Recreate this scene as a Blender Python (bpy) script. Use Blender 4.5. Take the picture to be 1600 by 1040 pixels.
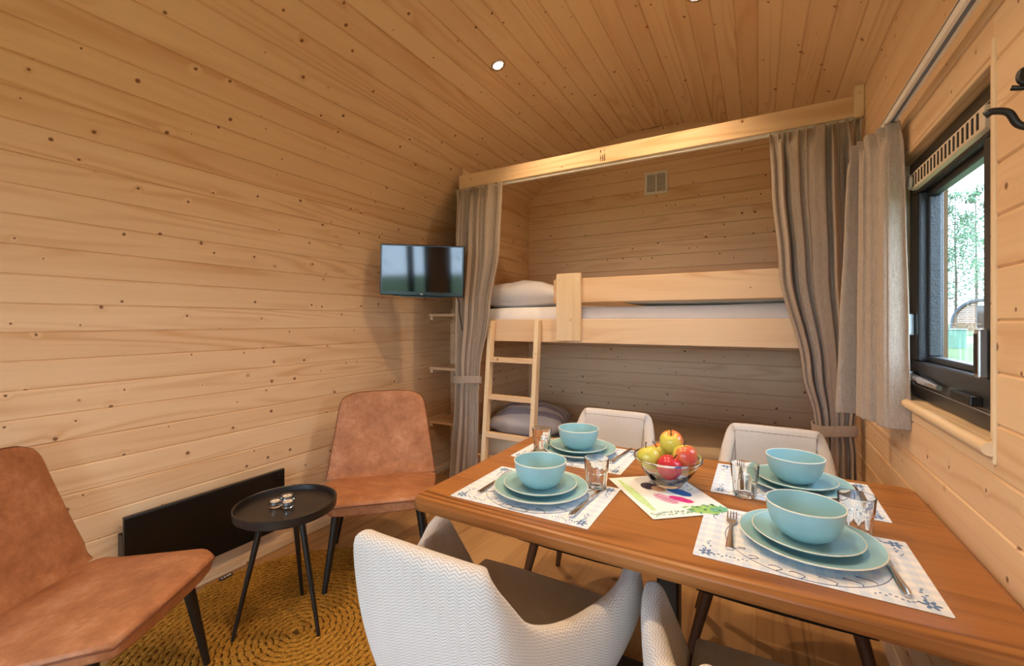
import bpy, math, random
from mathutils import Vector, Matrix
random.seed(7)
for o in list(bpy.data.objects): bpy.data.objects.remove(o)
scene = bpy.context.scene
C = scene.collection
PI = math.pi

# ------------------------------------------------------------------ camera, world, exposure
cam_d = bpy.data.cameras.new('camera'); cam = bpy.data.objects.new('camera', cam_d); C.objects.link(cam)
cam.location = (0, 0, 1.24); cam.rotation_euler = (PI/2, 0, math.radians(29.5))
cam_d.sensor_width = 36; cam_d.lens = 36*681/1600; cam_d.shift_y = -18/1600; cam_d.clip_start = .02
scene.camera = cam
vs = scene.view_settings
vs.view_transform = 'Standard'; vs.look = 'None'; vs.gamma = 1; vs.use_curve_mapping = False; vs.exposure = 0.22
world = bpy.data.worlds.new('World'); scene.world = world; world.use_nodes = True
bg = world.node_tree.nodes['Background']
bg.inputs['Color'].default_value = (.61, .77, 1, 1); bg.inputs['Strength'].default_value = 11.0
def portal(name, loc, rot, sx, sy):                       # guides sky light in through an opening, gives off none itself
    d = bpy.data.lights.new(name, 'AREA'); d.shape = 'RECTANGLE'; d.size = sx; d.size_y = sy; d.cycles.is_portal = True
    o = bpy.data.objects.new(name, d); C.objects.link(o); o.location = loc; o.rotation_euler = rot
SPOT_W, SPOT_COL = 48, (1, .72, .45)

# ------------------------------------------------------------------ helpers
def lin(r, g, b):
    f = lambda c: (c/255/12.92 if c/255 <= .04045 else ((c/255+.055)/1.055)**2.4)
    return (f(r), f(g), f(b), 1)
class NT:
    def __init__(s, name):
        s.m = bpy.data.materials.new(name); s.m.use_nodes = True; s.t = s.m.node_tree; s.n = s.t.nodes; s.l = s.t.links
        s.b = s.n['Principled BSDF']; s.out = s.n['Material Output']
    def put(s, sock, v):
        if hasattr(v, 'is_linked') or hasattr(v, 'links'): s.l.new(v, sock)
        else: sock.default_value = v
    def node(s, typ, ins=None, **kw):
        n = s.n.new(typ)
        for k, v in kw.items(): setattr(n, k, v)
        for k, v in (ins or {}).items(): s.put(n.inputs[k], v)
        return n
    def math(s, op, a, b=0., c=0., clamp=False):
        return s.node('ShaderNodeMath', {0: a, 1: b, 2: c}, operation=op, use_clamp=clamp).outputs[0]
    def vmath(s, op, a, b=(0, 0, 0)):
        return s.node('ShaderNodeVectorMath', {0: a, 1: b}, operation=op).outputs[0]
    def noise(s, vec, scale=5., detail=2., rough=.5, dist=0.):
        return s.node('ShaderNodeTexNoise', {'Vector': vec, 'Scale': scale, 'Detail': detail, 'Roughness': rough, 'Distortion': dist}).outputs[0]
    def ramp(s, fac, stops):
        n = s.node('ShaderNodeValToRGB', {'Fac': fac}); e = n.color_ramp.elements
        while len(e) < len(stops): e.new(.5)
        for i, (p, c) in enumerate(stops): e[i].position = p; e[i].color = c if len(c) == 4 else (*c, 1)
        return n.outputs[0]
    def mix(s, fac, a, b, blend='MIX'):
        n = s.node('ShaderNodeMix', data_type='RGBA', blend_type=blend)
        s.put(n.inputs[0], fac); s.put(n.inputs[6], a); s.put(n.inputs[7], b)
        return n.outputs[2]
    def sstep(s, x, a, b):
        n = s.node('ShaderNodeMapRange', {'Value': x, 'From Min': a, 'From Max': b}, interpolation_type='SMOOTHSTEP'); return n.outputs[0]
    def bump(s, h, strength=.2, dist=.002):
        s.l.new(s.node('ShaderNodeBump', {'Height': h, 'Strength': strength, 'Distance': dist}).outputs[0], s.b.inputs['Normal'])
    def obj(s): return s.node('ShaderNodeTexCoord').outputs['Object']
    def rnd(s): return s.node('ShaderNodeObjectInfo').outputs['Random']
    def p(s, **kw):
        for k, v in kw.items(): s.put(s.b.inputs[k.replace('_', ' ')], v)
        return s
def plain(name, col, rough=.5, metal=0., var=.0, scale=30., bump=0., spec=.5):
    t = NT(name); co = t.obj()
    if var > 0:
        nz = t.noise(co, scale, 3)
        a = tuple(max(0, c*(1-var)) for c in col[:3]); b = tuple(min(1, c*(1+var)) for c in col[:3])
        t.p(Base_Color=t.ramp(nz, [(.3, a), (.7, b)]))
        if bump: t.bump(nz, bump)
    else: t.p(Base_Color=col)
    t.p(Roughness=rough, Metallic=metal, Specular_IOR_Level=spec)
    return t.m
def wood(name, light, dark, knotcol, axis='X', knots=1., rough=.5, streak=1., bands=34., kscale=6., knot_thr=.35, var=.12):
    """grain along the object's own axis; each object gets its own piece of timber through its random number"""
    t = NT(name); co = t.obj(); r = t.rnd()
    sp = t.node('ShaderNodeSeparateXYZ', {0: co}); x, y, z = sp.outputs
    if axis == 'Y': x, y = y, x
    if axis == 'Z': x, z = z, x
    rx = t.math('MULTIPLY', r, 61.); ry = t.math('MULTIPLY', r, 17.3); rz = t.math('MULTIPLY', r, 9.1)
    x = t.math('ADD', x, rx); y = t.math('ADD', y, ry); z = t.math('ADD', z, rz)
    yz = t.math('ADD', y, t.math('MULTIPLY', z, .83))
    wv = t.node('ShaderNodeCombineXYZ', {0: x, 1: yz, 2: rz}).outputs[0]
    jit = t.node('ShaderNodeTexNoise', {'Vector': wv, 'Scale': 7., 'Detail': 1.}).outputs[1]
    kv = t.vmath('ADD', wv, t.vmath('MULTIPLY', jit, (.012, .012, 0)))
    vo = t.node('ShaderNodeTexVoronoi', {'Vector': kv, 'Scale': kscale}, voronoi_dimensions='2D')
    d = vo.outputs['Distance']; cr = t.node('ShaderNodeSeparateColor', {0: vo.outputs['Color']}).outputs
    on = t.math('GREATER_THAN', cr[0], knot_thr)
    rad = t.math('MULTIPLY_ADD', cr[1], .042, .018)
    q = t.math('DIVIDE', d, rad)
    knot = t.math('MULTIPLY', t.math('SUBTRACT', 1., t.sstep(q, .7, 1.25)), on)
    core = t.math('MULTIPLY', t.math('SUBTRACT', 1., t.sstep(q, .1, .8)), on)
    halo = t.math('MULTIPLY', t.math('SUBTRACT', 1., t.sstep(q, .8, 5.)), on)
    # flowing figure: contour lines of a stretched field, bent round the knots
    f1 = t.noise(t.vmath('MULTIPLY', wv, (.55, 6.5, 1)), 1., 1., .4)
    field = t.math('ADD', f1, t.math('MULTIPLY', halo, .035))
    band = t.math('MULTIPLY_ADD', t.math('SINE', t.math('MULTIPLY', field, bands*2)), .5, .5)
    band = t.math('POWER', band, 2.2)
    patch = t.sstep(t.noise(t.vmath('MULTIPLY', wv, (.5, 7., 1)), 1.3, 1.), .38, .68)
    fine = t.noise(t.vmath('MULTIPLY', wv, (2.2, 150., 1)), 1., 3., .6)
    broad = t.noise(t.vmath('MULTIPLY', wv, (.7, 16., 1)), 1., 2.)
    g = t.math('ADD', t.math('MULTIPLY', t.math('MULTIPLY', band, patch), .42*streak),
               t.math('ADD', t.math('MULTIPLY', fine, .30*streak), t.math('MULTIPLY', broad, .35*streak)))
    g = t.math('ADD', g, t.math('MULTIPLY_ADD', r, var*2, -var), clamp=True)
    col = t.ramp(g, [(.18, light), (.95, dark)])
    col = t.mix(t.math('MULTIPLY', knot, .85*knots), col, knotcol)
    col = t.mix(t.math('MULTIPLY', core, .55*knots), col, tuple(c*.45 for c in knotcol[:3])+(1,))
    t.p(Base_Color=col, Roughness=rough, Specular_IOR_Level=.35)
    t.bump(t.math('ADD', t.math('MULTIPLY', fine, .4), t.math('MULTIPLY', band, -.15)), .12, .002)
    return t.m
def fabric(name, c1, c2, weave=420., rough=.95, streaks=.3):
    t = NT(name); co = t.obj()
    n1 = t.noise(co, weave, 2., .7); n2 = t.noise(t.vmath('MULTIPLY', co, (1, 1, .08)), weave*.8, 2.)
    h = t.math('ADD', t.math('MULTIPLY', n1, 1-streaks), t.math('MULTIPLY', n2, streaks))
    t.p(Base_Color=t.ramp(h, [(.32, c1), (.68, c2)]), Roughness=rough, Specular_IOR_Level=.15)
    t.p(Sheen_Weight=.15)
    t.bump(h, .35, .0015)
    return t.m
def zigzag(name, c1, c2):
    t = NT(name); uv = t.node('ShaderNodeTexCoord').outputs['UV']
    sp = t.node('ShaderNodeSeparateXYZ', {0: uv}); u, v, _ = sp.outputs
    tri = t.math('PINGPONG', t.math('MULTIPLY', u, 95.), 1.)
    ph = t.math('FRACT', t.math('ADD', t.math('MULTIPLY', v, 150.), t.math('MULTIPLY', tri, 1.0)))
    s = t.sstep(t.math('PINGPONG', ph, .5), .10, .30)
    nz = t.noise(uv, 900., 2.); big = t.noise(uv, 9., 2.)
    col = t.mix(t.math('MULTIPLY_ADD', nz, .35, t.math('MULTIPLY', s, .65)), c1, c2)
    col = t.mix(t.math('MULTIPLY', big, .12), col, c2)
    t.p(Base_Color=col, Roughness=.95, Specular_IOR_Level=.15, Sheen_Weight=.15)
    t.bump(t.math('ADD', s, t.math('MULTIPLY', nz, .4)), .45, .0015)
    return t.m
def leather(name):
    t = NT(name); co = t.vmath('ADD', t.obj(), t.node('ShaderNodeCombineXYZ', {0: t.rnd(), 1: t.rnd()}).outputs[0])
    a = t.noise(co, 9., 5., .65); b = t.noise(co, 45., 4., .7); c = t.noise(co, 400., 2.)
    f = t.math('ADD', t.math('MULTIPLY', a, .65), t.math('MULTIPLY', b, .35))
    t.p(Base_Color=t.ramp(f, [(.32, lin(146, 94, 62)), (.52, lin(178, 120, 82)), (.70, lin(202, 150, 114))]),
        Roughness=t.math('MULTIPLY_ADD', b, .25, .42), Specular_IOR_Level=.35)
    t.bump(t.math('ADD', c, t.math('MULTIPLY', b, 1.)), .18, .002)
    return t.m
def thin_glass(name, tint=(.96, .985, .985, 1), refl=1.45, rough=.0):
    t = NT(name); t.n.remove(t.b)
    tr = t.node('ShaderNodeBsdfTransparent', {'Color': tint}); gl = t.node('ShaderNodeBsdfGlossy', {'Color': (1, 1, 1, 1), 'Roughness': rough})
    f0 = ((refl-1)/(refl+1))**2; fc = t.node('ShaderNodeLayerWeight', {'Blend': .5}).outputs['Facing']
    fr = t.math('MULTIPLY_ADD', t.math('POWER', fc, 5.), 1-f0, f0)
    mx = t.node('ShaderNodeMixShader', {0: fr, 1: tr.outputs[0], 2: gl.outputs[0]})
    t.l.new(mx.outputs[0], t.out.inputs[0]); return t.m
def emit(name, col, st):
    t = NT(name); t.p(Base_Color=(0, 0, 0, 1), Emission_Color=col, Emission_Strength=st); return t.m

M = {}
M['board'] = wood('pine_board', lin(237, 204, 163), lin(205, 153, 104), lin(130, 80, 46), kscale=7., knot_thr=.28, streak=.88)
M['pine_x'] = wood('pine_plank_x', lin(238, 206, 166), lin(210, 162, 114), lin(150, 98, 52), 'X', knot_thr=.8)
M['pine_z'] = wood('pine_plank_z', lin(240, 216, 178), lin(214, 174, 124), lin(160, 108, 60), 'Z', kscale=14., knot_thr=.6)
M['pine_y'] = wood('pine_plank_y', lin(238, 212, 174), lin(210, 168, 118), lin(150, 98, 52), 'Y', knot_thr=.8)
M['oak'] = wood('oak_floor_plank', lin(196, 152, 100), lin(134, 92, 52), lin(84, 54, 30), 'X', knots=.8, rough=.42, kscale=3., knot_thr=.75, var=.16)
M['table'] = wood('oiled_oak_table', lin(178, 118, 62), lin(116, 70, 34), lin(96, 56, 26), 'X', knots=.15, rough=.33, streak=1.25, kscale=2., knot_thr=.9, var=0)
M['legwood'] = wood('dark_walnut_leg', lin(92, 56, 34), lin(56, 32, 20), lin(40, 24, 14), 'Z', knots=0, rough=.38)
M['backing'] = plain('backing_board', lin(120, 84, 48), .9)
M['curtain'] = fabric('taupe_linen', lin(148, 130, 114), lin(192, 174, 158))
M['sheet'] = plain('white_sheet', lin(232, 226, 222), .9, var=.03, scale=12)
M['pillow'] = plain('pillow_cotton', lin(206, 200, 200), .92, var=.04, scale=10)
M['leather'] = leather('cognac_leather')
M['seam'] = plain('seam_thread', lin(112, 64, 38), .7)
M['chair'] = zigzag('zigzag_chair_fabric', lin(176, 168, 160), lin(228, 223, 219))
M['chairseam'] = plain('chair_seam', lin(140, 128, 108), .9)
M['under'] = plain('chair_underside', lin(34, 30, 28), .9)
M['black'] = plain('black_metal', lin(22, 22, 24), .35, 0, .1, 60)
M['blackwood'] = plain('black_stained_top', lin(34, 29, 27), .38, 0, .25, 14)
M['heater'] = plain('black_heater_enamel', lin(14, 14, 15), .3)
M['heateredge'] = plain('heater_edge', lin(60, 60, 62), .35, .6)
M['teal'] = plain('teal_stoneware', lin(150, 194, 202), .34, 0, .04, 25)
M['rim'] = plain('cream_glaze_rim', lin(222, 224, 212), .3)
M['glass'] = thin_glass('clear_tumbler_glass', (.93, .965, .97, 1), 1.52)
t = NT('cast_clear_glass'); t.p(Base_Color=(.97,.99,.99,1), Roughness=0., IOR=1.47, Transmission_Weight=1.); M['tumbler'] = t.m
M['pane'] = thin_glass('window_pane', (.97, 1, .99, 1), 1.5)
M['steel'] = plain('polished_steel', (.72, .72, .74, 1), .16, 1.)
M['alu'] = plain('brushed_aluminium', (.62, .63, .65, 1), .35, 1.)
M['white'] = plain('white_lacquer', lin(236, 232, 226), .4)
M['cream'] = plain('cream_plastic', lin(222, 206, 182), .5)
M['anthr'] = plain('anthracite_profile', lin(48, 49, 52), .32, 0, .2, 240, .5)
M['slot'] = plain('dark_slot', lin(40, 34, 30), .8)
M['tv'] = plain('tv_bezel', lin(12, 12, 13), .18)
M['screen'] = plain('tv_screen', lin(5, 6, 7), .06, spec=.7)
M['ink'] = plain('dark_ink', lin(70, 44, 26), .8)
M['wax'] = plain('candle_wax', lin(240, 232, 220), .5)
M['blueink'] = plain('blue_print', lin(92, 126, 172), .7)
M['navyink'] = plain('navy_line_print', lin(40, 58, 110), .7)
M['iron'] = plain('black_wrought_iron', lin(18, 18, 19), .4)

class MB:
    def __init__(s): s.v = []; s.f = []; s.uv = {}
    def add(s, vs, fs):
        k = len(s.v); s.v += [tuple(p) for p in vs]; s.f += [tuple(i+k for i in f) for f in fs]; return k
    def box(s, x0, x1, y0, y1, z0, z1):
        s.add([(x0,y0,z0),(x1,y0,z0),(x1,y1,z0),(x0,y1,z0),(x0,y0,z1),(x1,y0,z1),(x1,y1,z1),(x0,y1,z1)],
              [(0,3,2,1),(4,5,6,7),(0,1,5,4),(1,2,6,5),(2,3,7,6),(3,0,4,7)]); return s
    def tube(s, pts, rad, seg=10, caps=True, flat=None):
        pts = [Vector(p) for p in pts]; n = len(pts)
        if not isinstance(rad, (list, tuple)): rad = [rad]*n
        t0 = (pts[1]-pts[0]).normalized(); up = Vector((0,0,1)) if abs(t0.z) < .9 else Vector((1,0,0))
        nrm = (up - t0*up.dot(t0)).normalized(); vs = []
        for i in range(n):
            t = (pts[min(i+1,n-1)]-pts[max(i-1,0)]).normalized()
            nrm = (nrm - t*nrm.dot(t)).normalized(); b = t.cross(nrm)
            for k in range(seg):
                a = 2*PI*k/seg; r = rad[i]
                vs.append(pts[i] + (nrm*math.cos(a)*(flat or 1) + b*math.sin(a))*r)
        fs = [(i*seg+k, i*seg+(k+1)%seg, (i+1)*seg+(k+1)%seg, (i+1)*seg+k) for i in range(n-1) for k in range(seg)]
        if caps: fs += [tuple(range(seg))[::-1], tuple((n-1)*seg+k for k in range(seg))]
        s.add(vs, fs); return s
    def lathe(s, prof, seg=40, c=(0,0,0)):
        vs = []; fs = []; n = len(prof)
        for (r, z) in prof:
            for k in range(seg):
                a = 2*PI*k/seg; vs.append((c[0]+r*math.cos(a), c[1]+r*math.sin(a), c[2]+z))
        for i in range(n-1):
            for k in range(seg): fs.append((i*seg+k, i*seg+(k+1)%seg, (i+1)*seg+(k+1)%seg, (i+1)*seg+k))
        loop = prof[0] == prof[-1]
        if prof[0][0] > 1e-6 and not loop: fs.append(tuple(range(seg))[::-1])
        if prof[-1][0] > 1e-6 and not loop: fs.append(tuple((n-1)*seg+k for k in range(seg)))
        s.add(vs, fs); return s
    def prism(s, poly, z0, z1):
        n = len(poly)
        s.add([(x,y,z0) for x,y in poly]+[(x,y,z1) for x,y in poly],
              [tuple(range(n))[::-1], tuple(range(n,2*n))]+[(i,(i+1)%n,n+(i+1)%n,n+i) for i in range(n)]); return s
    def grid(s, rows, close=False):
        n = len(rows); m = len(rows[0]); vs = [p for r in rows for p in r]
        fs = [(i*m+k, i*m+(k+1)%m, (i+1)*m+(k+1)%m, (i+1)*m+k) for i in range(n-1) for k in range(m if close else m-1)]
        return s.add(vs, fs)
    def mesh(s, name, mat, smooth=None):
        me = bpy.data.meshes.new(name); me.from_pydata(s.v, [], s.f)
        bm = __import__('bmesh').new(); bm.from_mesh(me); __import__('bmesh').ops.recalc_face_normals(bm, faces=bm.faces); bm.to_mesh(me); bm.free()
        me.materials.append(mat)
        if smooth is not None:
            for p in me.polygons: p.use_smooth = True
            me.set_sharp_from_angle(angle=math.radians(smooth))
        return me
    def build(s, name, mat, parent=None, loc=None, rz=0., smooth=None, bevel=0., solid=0., sub=0):
        o = bpy.data.objects.new(name, s.mesh(name, mat, smooth)); C.objects.link(o)
        if loc: o.location = loc
        o.rotation_euler = (0, 0, rz); o.parent = parent
        if solid: m = o.modifiers.new('thick', 'SOLIDIFY'); m.thickness = solid; m.offset = 0
        if sub: m = o.modifiers.new('sub', 'SUBSURF'); m.levels = m.render_levels = sub
        if bevel: m = o.modifiers.new('bev', 'BEVEL'); m.width = bevel; m.segments = 2; m.limit_method = 'ANGLE'; m.angle_limit = math.radians(40); m.harden_normals = False
        return o
def tag(o, label, cat, group=None):
    o['label'] = label; o['category'] = cat
    if group: o['group'] = group
    return o
def empty(name, loc, label, cat, rz=0., group=None):
    o = bpy.data.objects.new(name, None); C.objects.link(o); o.location = loc; o.rotation_euler = (0,0,rz); o.empty_display_size = .05
    return tag(o, label, cat, group)
def struct(o): o['kind'] = 'structure'; return o
def catmull(pts, n=8):
    P = [Vector(p) for p in pts]; P = [P[0]*2-P[1]] + P + [P[-1]*2-P[-2]]; out = []
    for i in range(1, len(P)-2):
        for k in range(n):
            t = k/n; a, b, c, d = P[i-1], P[i], P[i+1], P[i+2]
            out.append(.5*((2*b)+(c-a)*t+(2*a-5*b+4*c-d)*t*t+(3*b-a-3*c+d)*t**3))
    out.append(P[-2]); return out
def rrect(x0, x1, y0, y1, r, n=6):
    out = []
    for cx, cy, a0 in ((x1-r,y1-r,0),(x0+r,y1-r,90),(x0+r,y0+r,180),(x1-r,y0+r,270)):
        for k in range(n+1):
            a = math.radians(a0+90*k/n); out.append((cx+r*math.cos(a), cy+r*math.sin(a)))
    return out
def text_mesh(name, txt, size, mat, parent, mw):
    cu = bpy.data.curves.new(name, 'FONT'); cu.body = txt; cu.size = size; cu.extrude = .0002; cu.align_x = 'CENTER'; cu.align_y = 'CENTER'
    tmp = bpy.data.objects.new('tmp', cu); C.objects.link(tmp); bpy.context.view_layer.update()
    me = bpy.data.meshes.new_from_object(tmp.evaluated_get(bpy.context.evaluated_depsgraph_get())); bpy.data.objects.remove(tmp)
    me.materials.clear(); me.materials.append(mat)
    o = bpy.data.objects.new(name, me); C.objects.link(o); o.parent = parent; o.matrix_local = mw; return o

# ------------------------------------------------------------------ room shell
XR, XL, Y0, Y1 = .41, -2.29, -1.7, 3.54
CX, CZ, R = -.72, 1.2, 1.57
W = .1035
_bm = {}
def board_mesh(L, w, t=.018, c=.0048):
    k = (round(L,3), round(w,3))
    if k not in _bm:
        pr = [(-w/2,-t),(w/2,-t),(w/2,-c),(w/2-c,0),(-w/2+c,0),(-w/2,-c)]; m = MB()
        m.add([(-L/2,y,z) for y,z in pr]+[(L/2,y,z) for y,z in pr], [tuple(range(6))[::-1], tuple(range(6,12))]+[(i,(i+1)%6,6+(i+1)%6,6+i) for i in range(6)])
        _bm[k] = m.mesh('board', M['board'])
    return _bm[k]
def board(parent, center, along, normal, L, w):
    o = bpy.data.objects.new('board', board_mesh(L, w)); C.objects.link(o); o.parent = parent
    x = Vector(along).normalized(); z = Vector(normal).normalized(); y = z.cross(x)
    m = Matrix((x, y, z)).transposed().to_4x4(); m.translation = Vector(center); o.matrix_local = m
    return o
def profile_shell(name, pts, th=.05):
    """thin backing behind the boards: pts (x,z) on the inner face, thickened outwards"""
    m = MB(); inn = []; out = []
    for i, (x, z) in enumerate(pts):
        a = Vector(pts[max(i-1,0)]); b = Vector(pts[min(i+1,len(pts)-1)]); t = (b-a).normalized(); n = Vector((-t.y, t.x))
        inn.append((x+n.x*.0185, z+n.y*.0185)); out.append((x+n.x*th, z+n.y*th))
    ring = inn+out[::-1]; k = len(ring)
    m.add([(x,Y0-.05,z) for x,z in ring]+[(x,Y1+.05,z) for x,z in ring],
          [(i,(i+1)%k,k+(i+1)%k,k+i) for i in range(k)])
    n2 = len(pts)
    for off in (0, k):
        for i in range(n2-1): m.f.append((off+i, off+i+1, off+k-2-i, off+k-1-i))
    return struct(m.build(name, M['backing']))
arc = lambda a: (CX+R*math.cos(a), CZ+R*math.sin(a))
a_end = math.acos((XR-CX)/R); NB = 36; da = (PI-a_end)/NB; NSPLIT = 13
wl = profile_shell('wall_left', [(XL, 0), (XL, CZ)]+[arc(PI-da*i) for i in range(1, NSPLIT+1)])
ce = profile_shell('ceiling', [arc(PI-da*i) for i in range(NSPLIT, NB+1)])
LY = Y1-Y0; YM = (Y0+Y1)/2
z = CZ
while z > 0.001:
    w = min(W, z); board(wl, (XL, YM, z-w/2), (0,1,0), (1,0,0), LY, w); z -= W
for i in range(NB):
    a = PI-da*(i+.5); p = (Vector(arc(PI-da*i))+Vector(arc(PI-da*(i+1))))/2
    wch = (Vector(arc(PI-da*i))-Vector(arc(PI-da*(i+1)))).length
    board(wl if i < NSPLIT else ce, (p.x, YM, p.y), (0,1,0), (-math.cos(a),0,-math.sin(a)), LY, wch)
# right wall with the window opening
WY0, WY1, WZ0, WZ1 = 1.235, 1.945, .985, 1.775
ZT = 2.33
m = MB()
for b in ((Y0-.05,WY0,0,ZT),(WY1,Y1+.05,0,ZT),(WY0,WY1,0,WZ0),(WY0,WY1,WZ1,ZT)): m.box(XR+.0185, XR+.13, b[0], b[1], b[2], b[3])
wr = struct(m.build('wall_right', M['backing']))
z = 0.; zs = []
while z < 2.29: zs.append((z, min(z+W, 2.295))); z += W
for (za, zb) in zs:
    segs = [(Y0, Y1)]
    if zb > WZ0+.01 and za < WZ1-.01: segs = [(Y0, WY0), (WY1, Y1)]
    if len(segs) == 2:
        for qa, qb in ((za, min(zb, WZ0)), (max(za, WZ1), zb)):
            if qb-qa > .006: board(wr, (XR, (WY0+WY1)/2, (qa+qb)/2), (0,1,0), (-1,0,0), WY1-WY0, qb-qa)
    for ya, yb in segs:
        board(wr, (XR, (ya+yb)/2, (za+zb)/2), (0,1,0), (-1,0,0), yb-ya, zb-za)
# back wall under the arch
def half_top(x): return CZ+math.sqrt(max(0, R*R-(x-CX)**2)) if x > CX-R else CZ
def gable(name, y0, y1):
    m = MB(); pts = [(XL-.05, 0)]+[(CX+(R+.03)*math.cos(a), CZ+(R+.03)*math.sin(a)) for a in [PI-(PI-a_end)*k/40 for k in range(41)]]+[(XR+.05, 2.3), (XR+.05, 0)]
    n = len(pts); m.add([(x,y0,z) for x,z in pts]+[(x,y1,z) for x,z in pts], [tuple(range(n)), tuple(range(n,2*n))[::-1]]+[(i,(i+1)%n,n+(i+1)%n,n+i) for i in range(n)])
    return m
wb = struct(gable('wall_back', Y1+.0185, Y1+.07).build('wall_back', M['backing']))
z = 0.
while z < CZ+R-.01:
    zb = min(z+W, CZ+R-.004); zz = zb
    if zb <= CZ: board(wb, ((XL+XR)/2, Y1, (z+zb)/2), (-1,0,0), (0,-1,0), XR-XL, zb-z)
    else:                                                 # ends cut to follow the vault
        RO = R+.012; hwz = lambda q: math.sqrt(max(.0004, RO*RO-max(0, q-CZ)**2))
        zq = [z+.0012+(zb-z-.0024)*k/4 for k in range(5)]
        pl = [(max(XL, CX-hwz(q)), q) for q in zq]+[(min(XR, CX+hwz(q)), q) for q in zq[::-1]]
        mb = MB(); n = len(pl); c0 = ((pl[0][0]+pl[-1][0])/2, (z+zb)/2)
        mb.add([(-(a-c0[0]), b-c0[1], 0) for a, b in pl]+[(-(a-c0[0]), b-c0[1], -.018) for a, b in pl], [tuple(range(n)), tuple(range(n,2*n))[::-1]]+[(i,(i+1)%n,n+(i+1)%n,n+i) for i in range(n)])
        ob = bpy.data.objects.new('board', mb.mesh('board', M['board'])); C.objects.link(ob); ob.parent = wb
        mm = Matrix(((-1,0,0),(0,0,1),(0,-1,0))).transposed().to_4x4(); mm.translation = Vector((c0[0], Y1, c0[1])); ob.matrix_local = mm
    z += W
# partition beside the bunks and the back of the shelf niche
XP = -1.83
pt = struct(MB().box(XP-.03, XP-.0185, 2.56, Y1, 0, half_top(XP)).build('wall_partition', M['backing']))
z = 0.
while z < half_top(XP)-.02:
    zb = min(z+W, half_top(XP)); board(pt, (XP, (2.56+Y1)/2, (z+zb)/2), (0,-1,0), (1,0,0), Y1-2.56, zb-z); z += W
nb = struct(MB().box(XL, XP-.03, 3.0, 3.02, 0, 1.62).build('wall_niche', M['backing']))
z = 0.
while z < 1.6:
    zb = z+W; xa = XL if zb < CZ else CX-math.sqrt(R*R-(zb-CZ)**2)
    board(nb, ((xa+XP-.031)/2, 2.98, (z+zb)/2), (-1,0,0), (0,-1,0), XP-.031-xa, zb-z); z += W
z = 1.6
# floor planks
fl = struct(MB().box(XL-.05, XR+.05, Y0-.05, Y1+.05, -.08, -.012).build('floor', M['backing']))
PWI = .19
def plank_mesh(L):
    k = ('p', round(L,3))
    if k not in _bm:
        c = .0015; w = PWI; t = .012; pr = [(-w/2,-t),(w/2,-t),(w/2,-c),(w/2-c,0),(-w/2+c,0),(-w/2,-c)]; m = MB()
        m.add([(-L/2+(c if zz == 0 else 0),y,zz) for y,zz in pr]+[(L/2-(c if zz == 0 else 0),y,zz) for y,zz in pr], [tuple(range(6))[::-1], tuple(range(6,12))]+[(i,(i+1)%6,6+(i+1)%6,6+i) for i in range(6)])
        _bm[k] = m.mesh('plank', M['oak'])
    return _bm[k]
x = XL; i = 0
while x < XR-.001:
    y = Y0 - [0, .75, .35, 1.0, .55][i % 5]
    while y < Y1:
        ya, yb = max(y, Y0), min(y+1.29, Y1)
        if yb-ya > .02:
            o = bpy.data.objects.new('plank', plank_mesh(yb-ya)); C.objects.link(o); o.parent = fl
            o.location = (x+PWI/2, (ya+yb)/2, 0); o.rotation_euler = (0, 0, PI/2)
        y += 1.29
    x += PWI; i += 1
# skirting along the curved wall
struct(MB().box(XL, XL+.012, Y0, 2.98, 0, .035).build('baseboard_left', M['pine_y'], bevel=.003))
# front wall behind the photographer, with a glazed door and an added tall window, widened to let in more daylight
DZ = 2.0; OP = ((-1.95, -.92), (-.60, .36))
m = MB()
for xa, xb in ((XL-.05, OP[0][0]), (OP[0][1], OP[1][0]), (OP[1][1], XR+.05)): m.box(xa, xb, Y0-.07, Y0, 0, DZ)
hwt = math.sqrt((R+.03)**2-(DZ-CZ)**2); a0 = math.acos(-hwt/(R+.03))
pts = [(CX+(R+.03)*math.cos(a), CZ+(R+.03)*math.sin(a)) for a in [a0-(a0-a_end)*k/30 for k in range(31)]]+[(XR+.05, 2.3), (XR+.05, DZ)]
n = len(pts); m.add([(x,Y0-.07,z) for x,z in pts]+[(x,Y0,z) for x,z in pts], [tuple(range(n)), tuple(range(n,2*n))[::-1]]+[(i,(i+1)%n,n+(i+1)%n,n+i) for i in range(n)])
wf = struct(m.build('wall_front', M['pine_x']))
for nm, (xa, xb), mul in (('door_1', OP[0], -1.18), ('added_window', OP[1], None)):
    dr = bpy.data.objects.new(nm, None); C.objects.link(dr); dr.location = (xa, Y0-.04, 0); struct(dr); w_ = xb-xa
    m = MB(); m.box(0, .05, -.03, .03, 0, DZ); m.box(w_-.05, w_, -.03, .03, 0, DZ); m.box(.05, w_-.05, -.03, .03, DZ-.05, DZ); m.box(.05, w_-.05, -.03, .03, 0, .06)
    cuts = [.05, w_-.05]
    if mul: c_ = mul-xa; m.box(c_-.05, c_+.05, -.03, .03, .06, DZ-.05); cuts = [.05, c_-.05, c_+.05, w_-.05]
    m.build('door_frame' if mul else 'window_frame', M['anthr'], dr, bevel=.004)
    for q in range(0, len(cuts), 2): MB().box(cuts[q], cuts[q+1], -.004, .004, .06, DZ-.05).build('pane', M['pane'], dr)
    portal(nm+'_portal', ((xa+xb)/2, Y0+.02, DZ/2), (-PI/2, 0, 0), w_, DZ)

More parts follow.
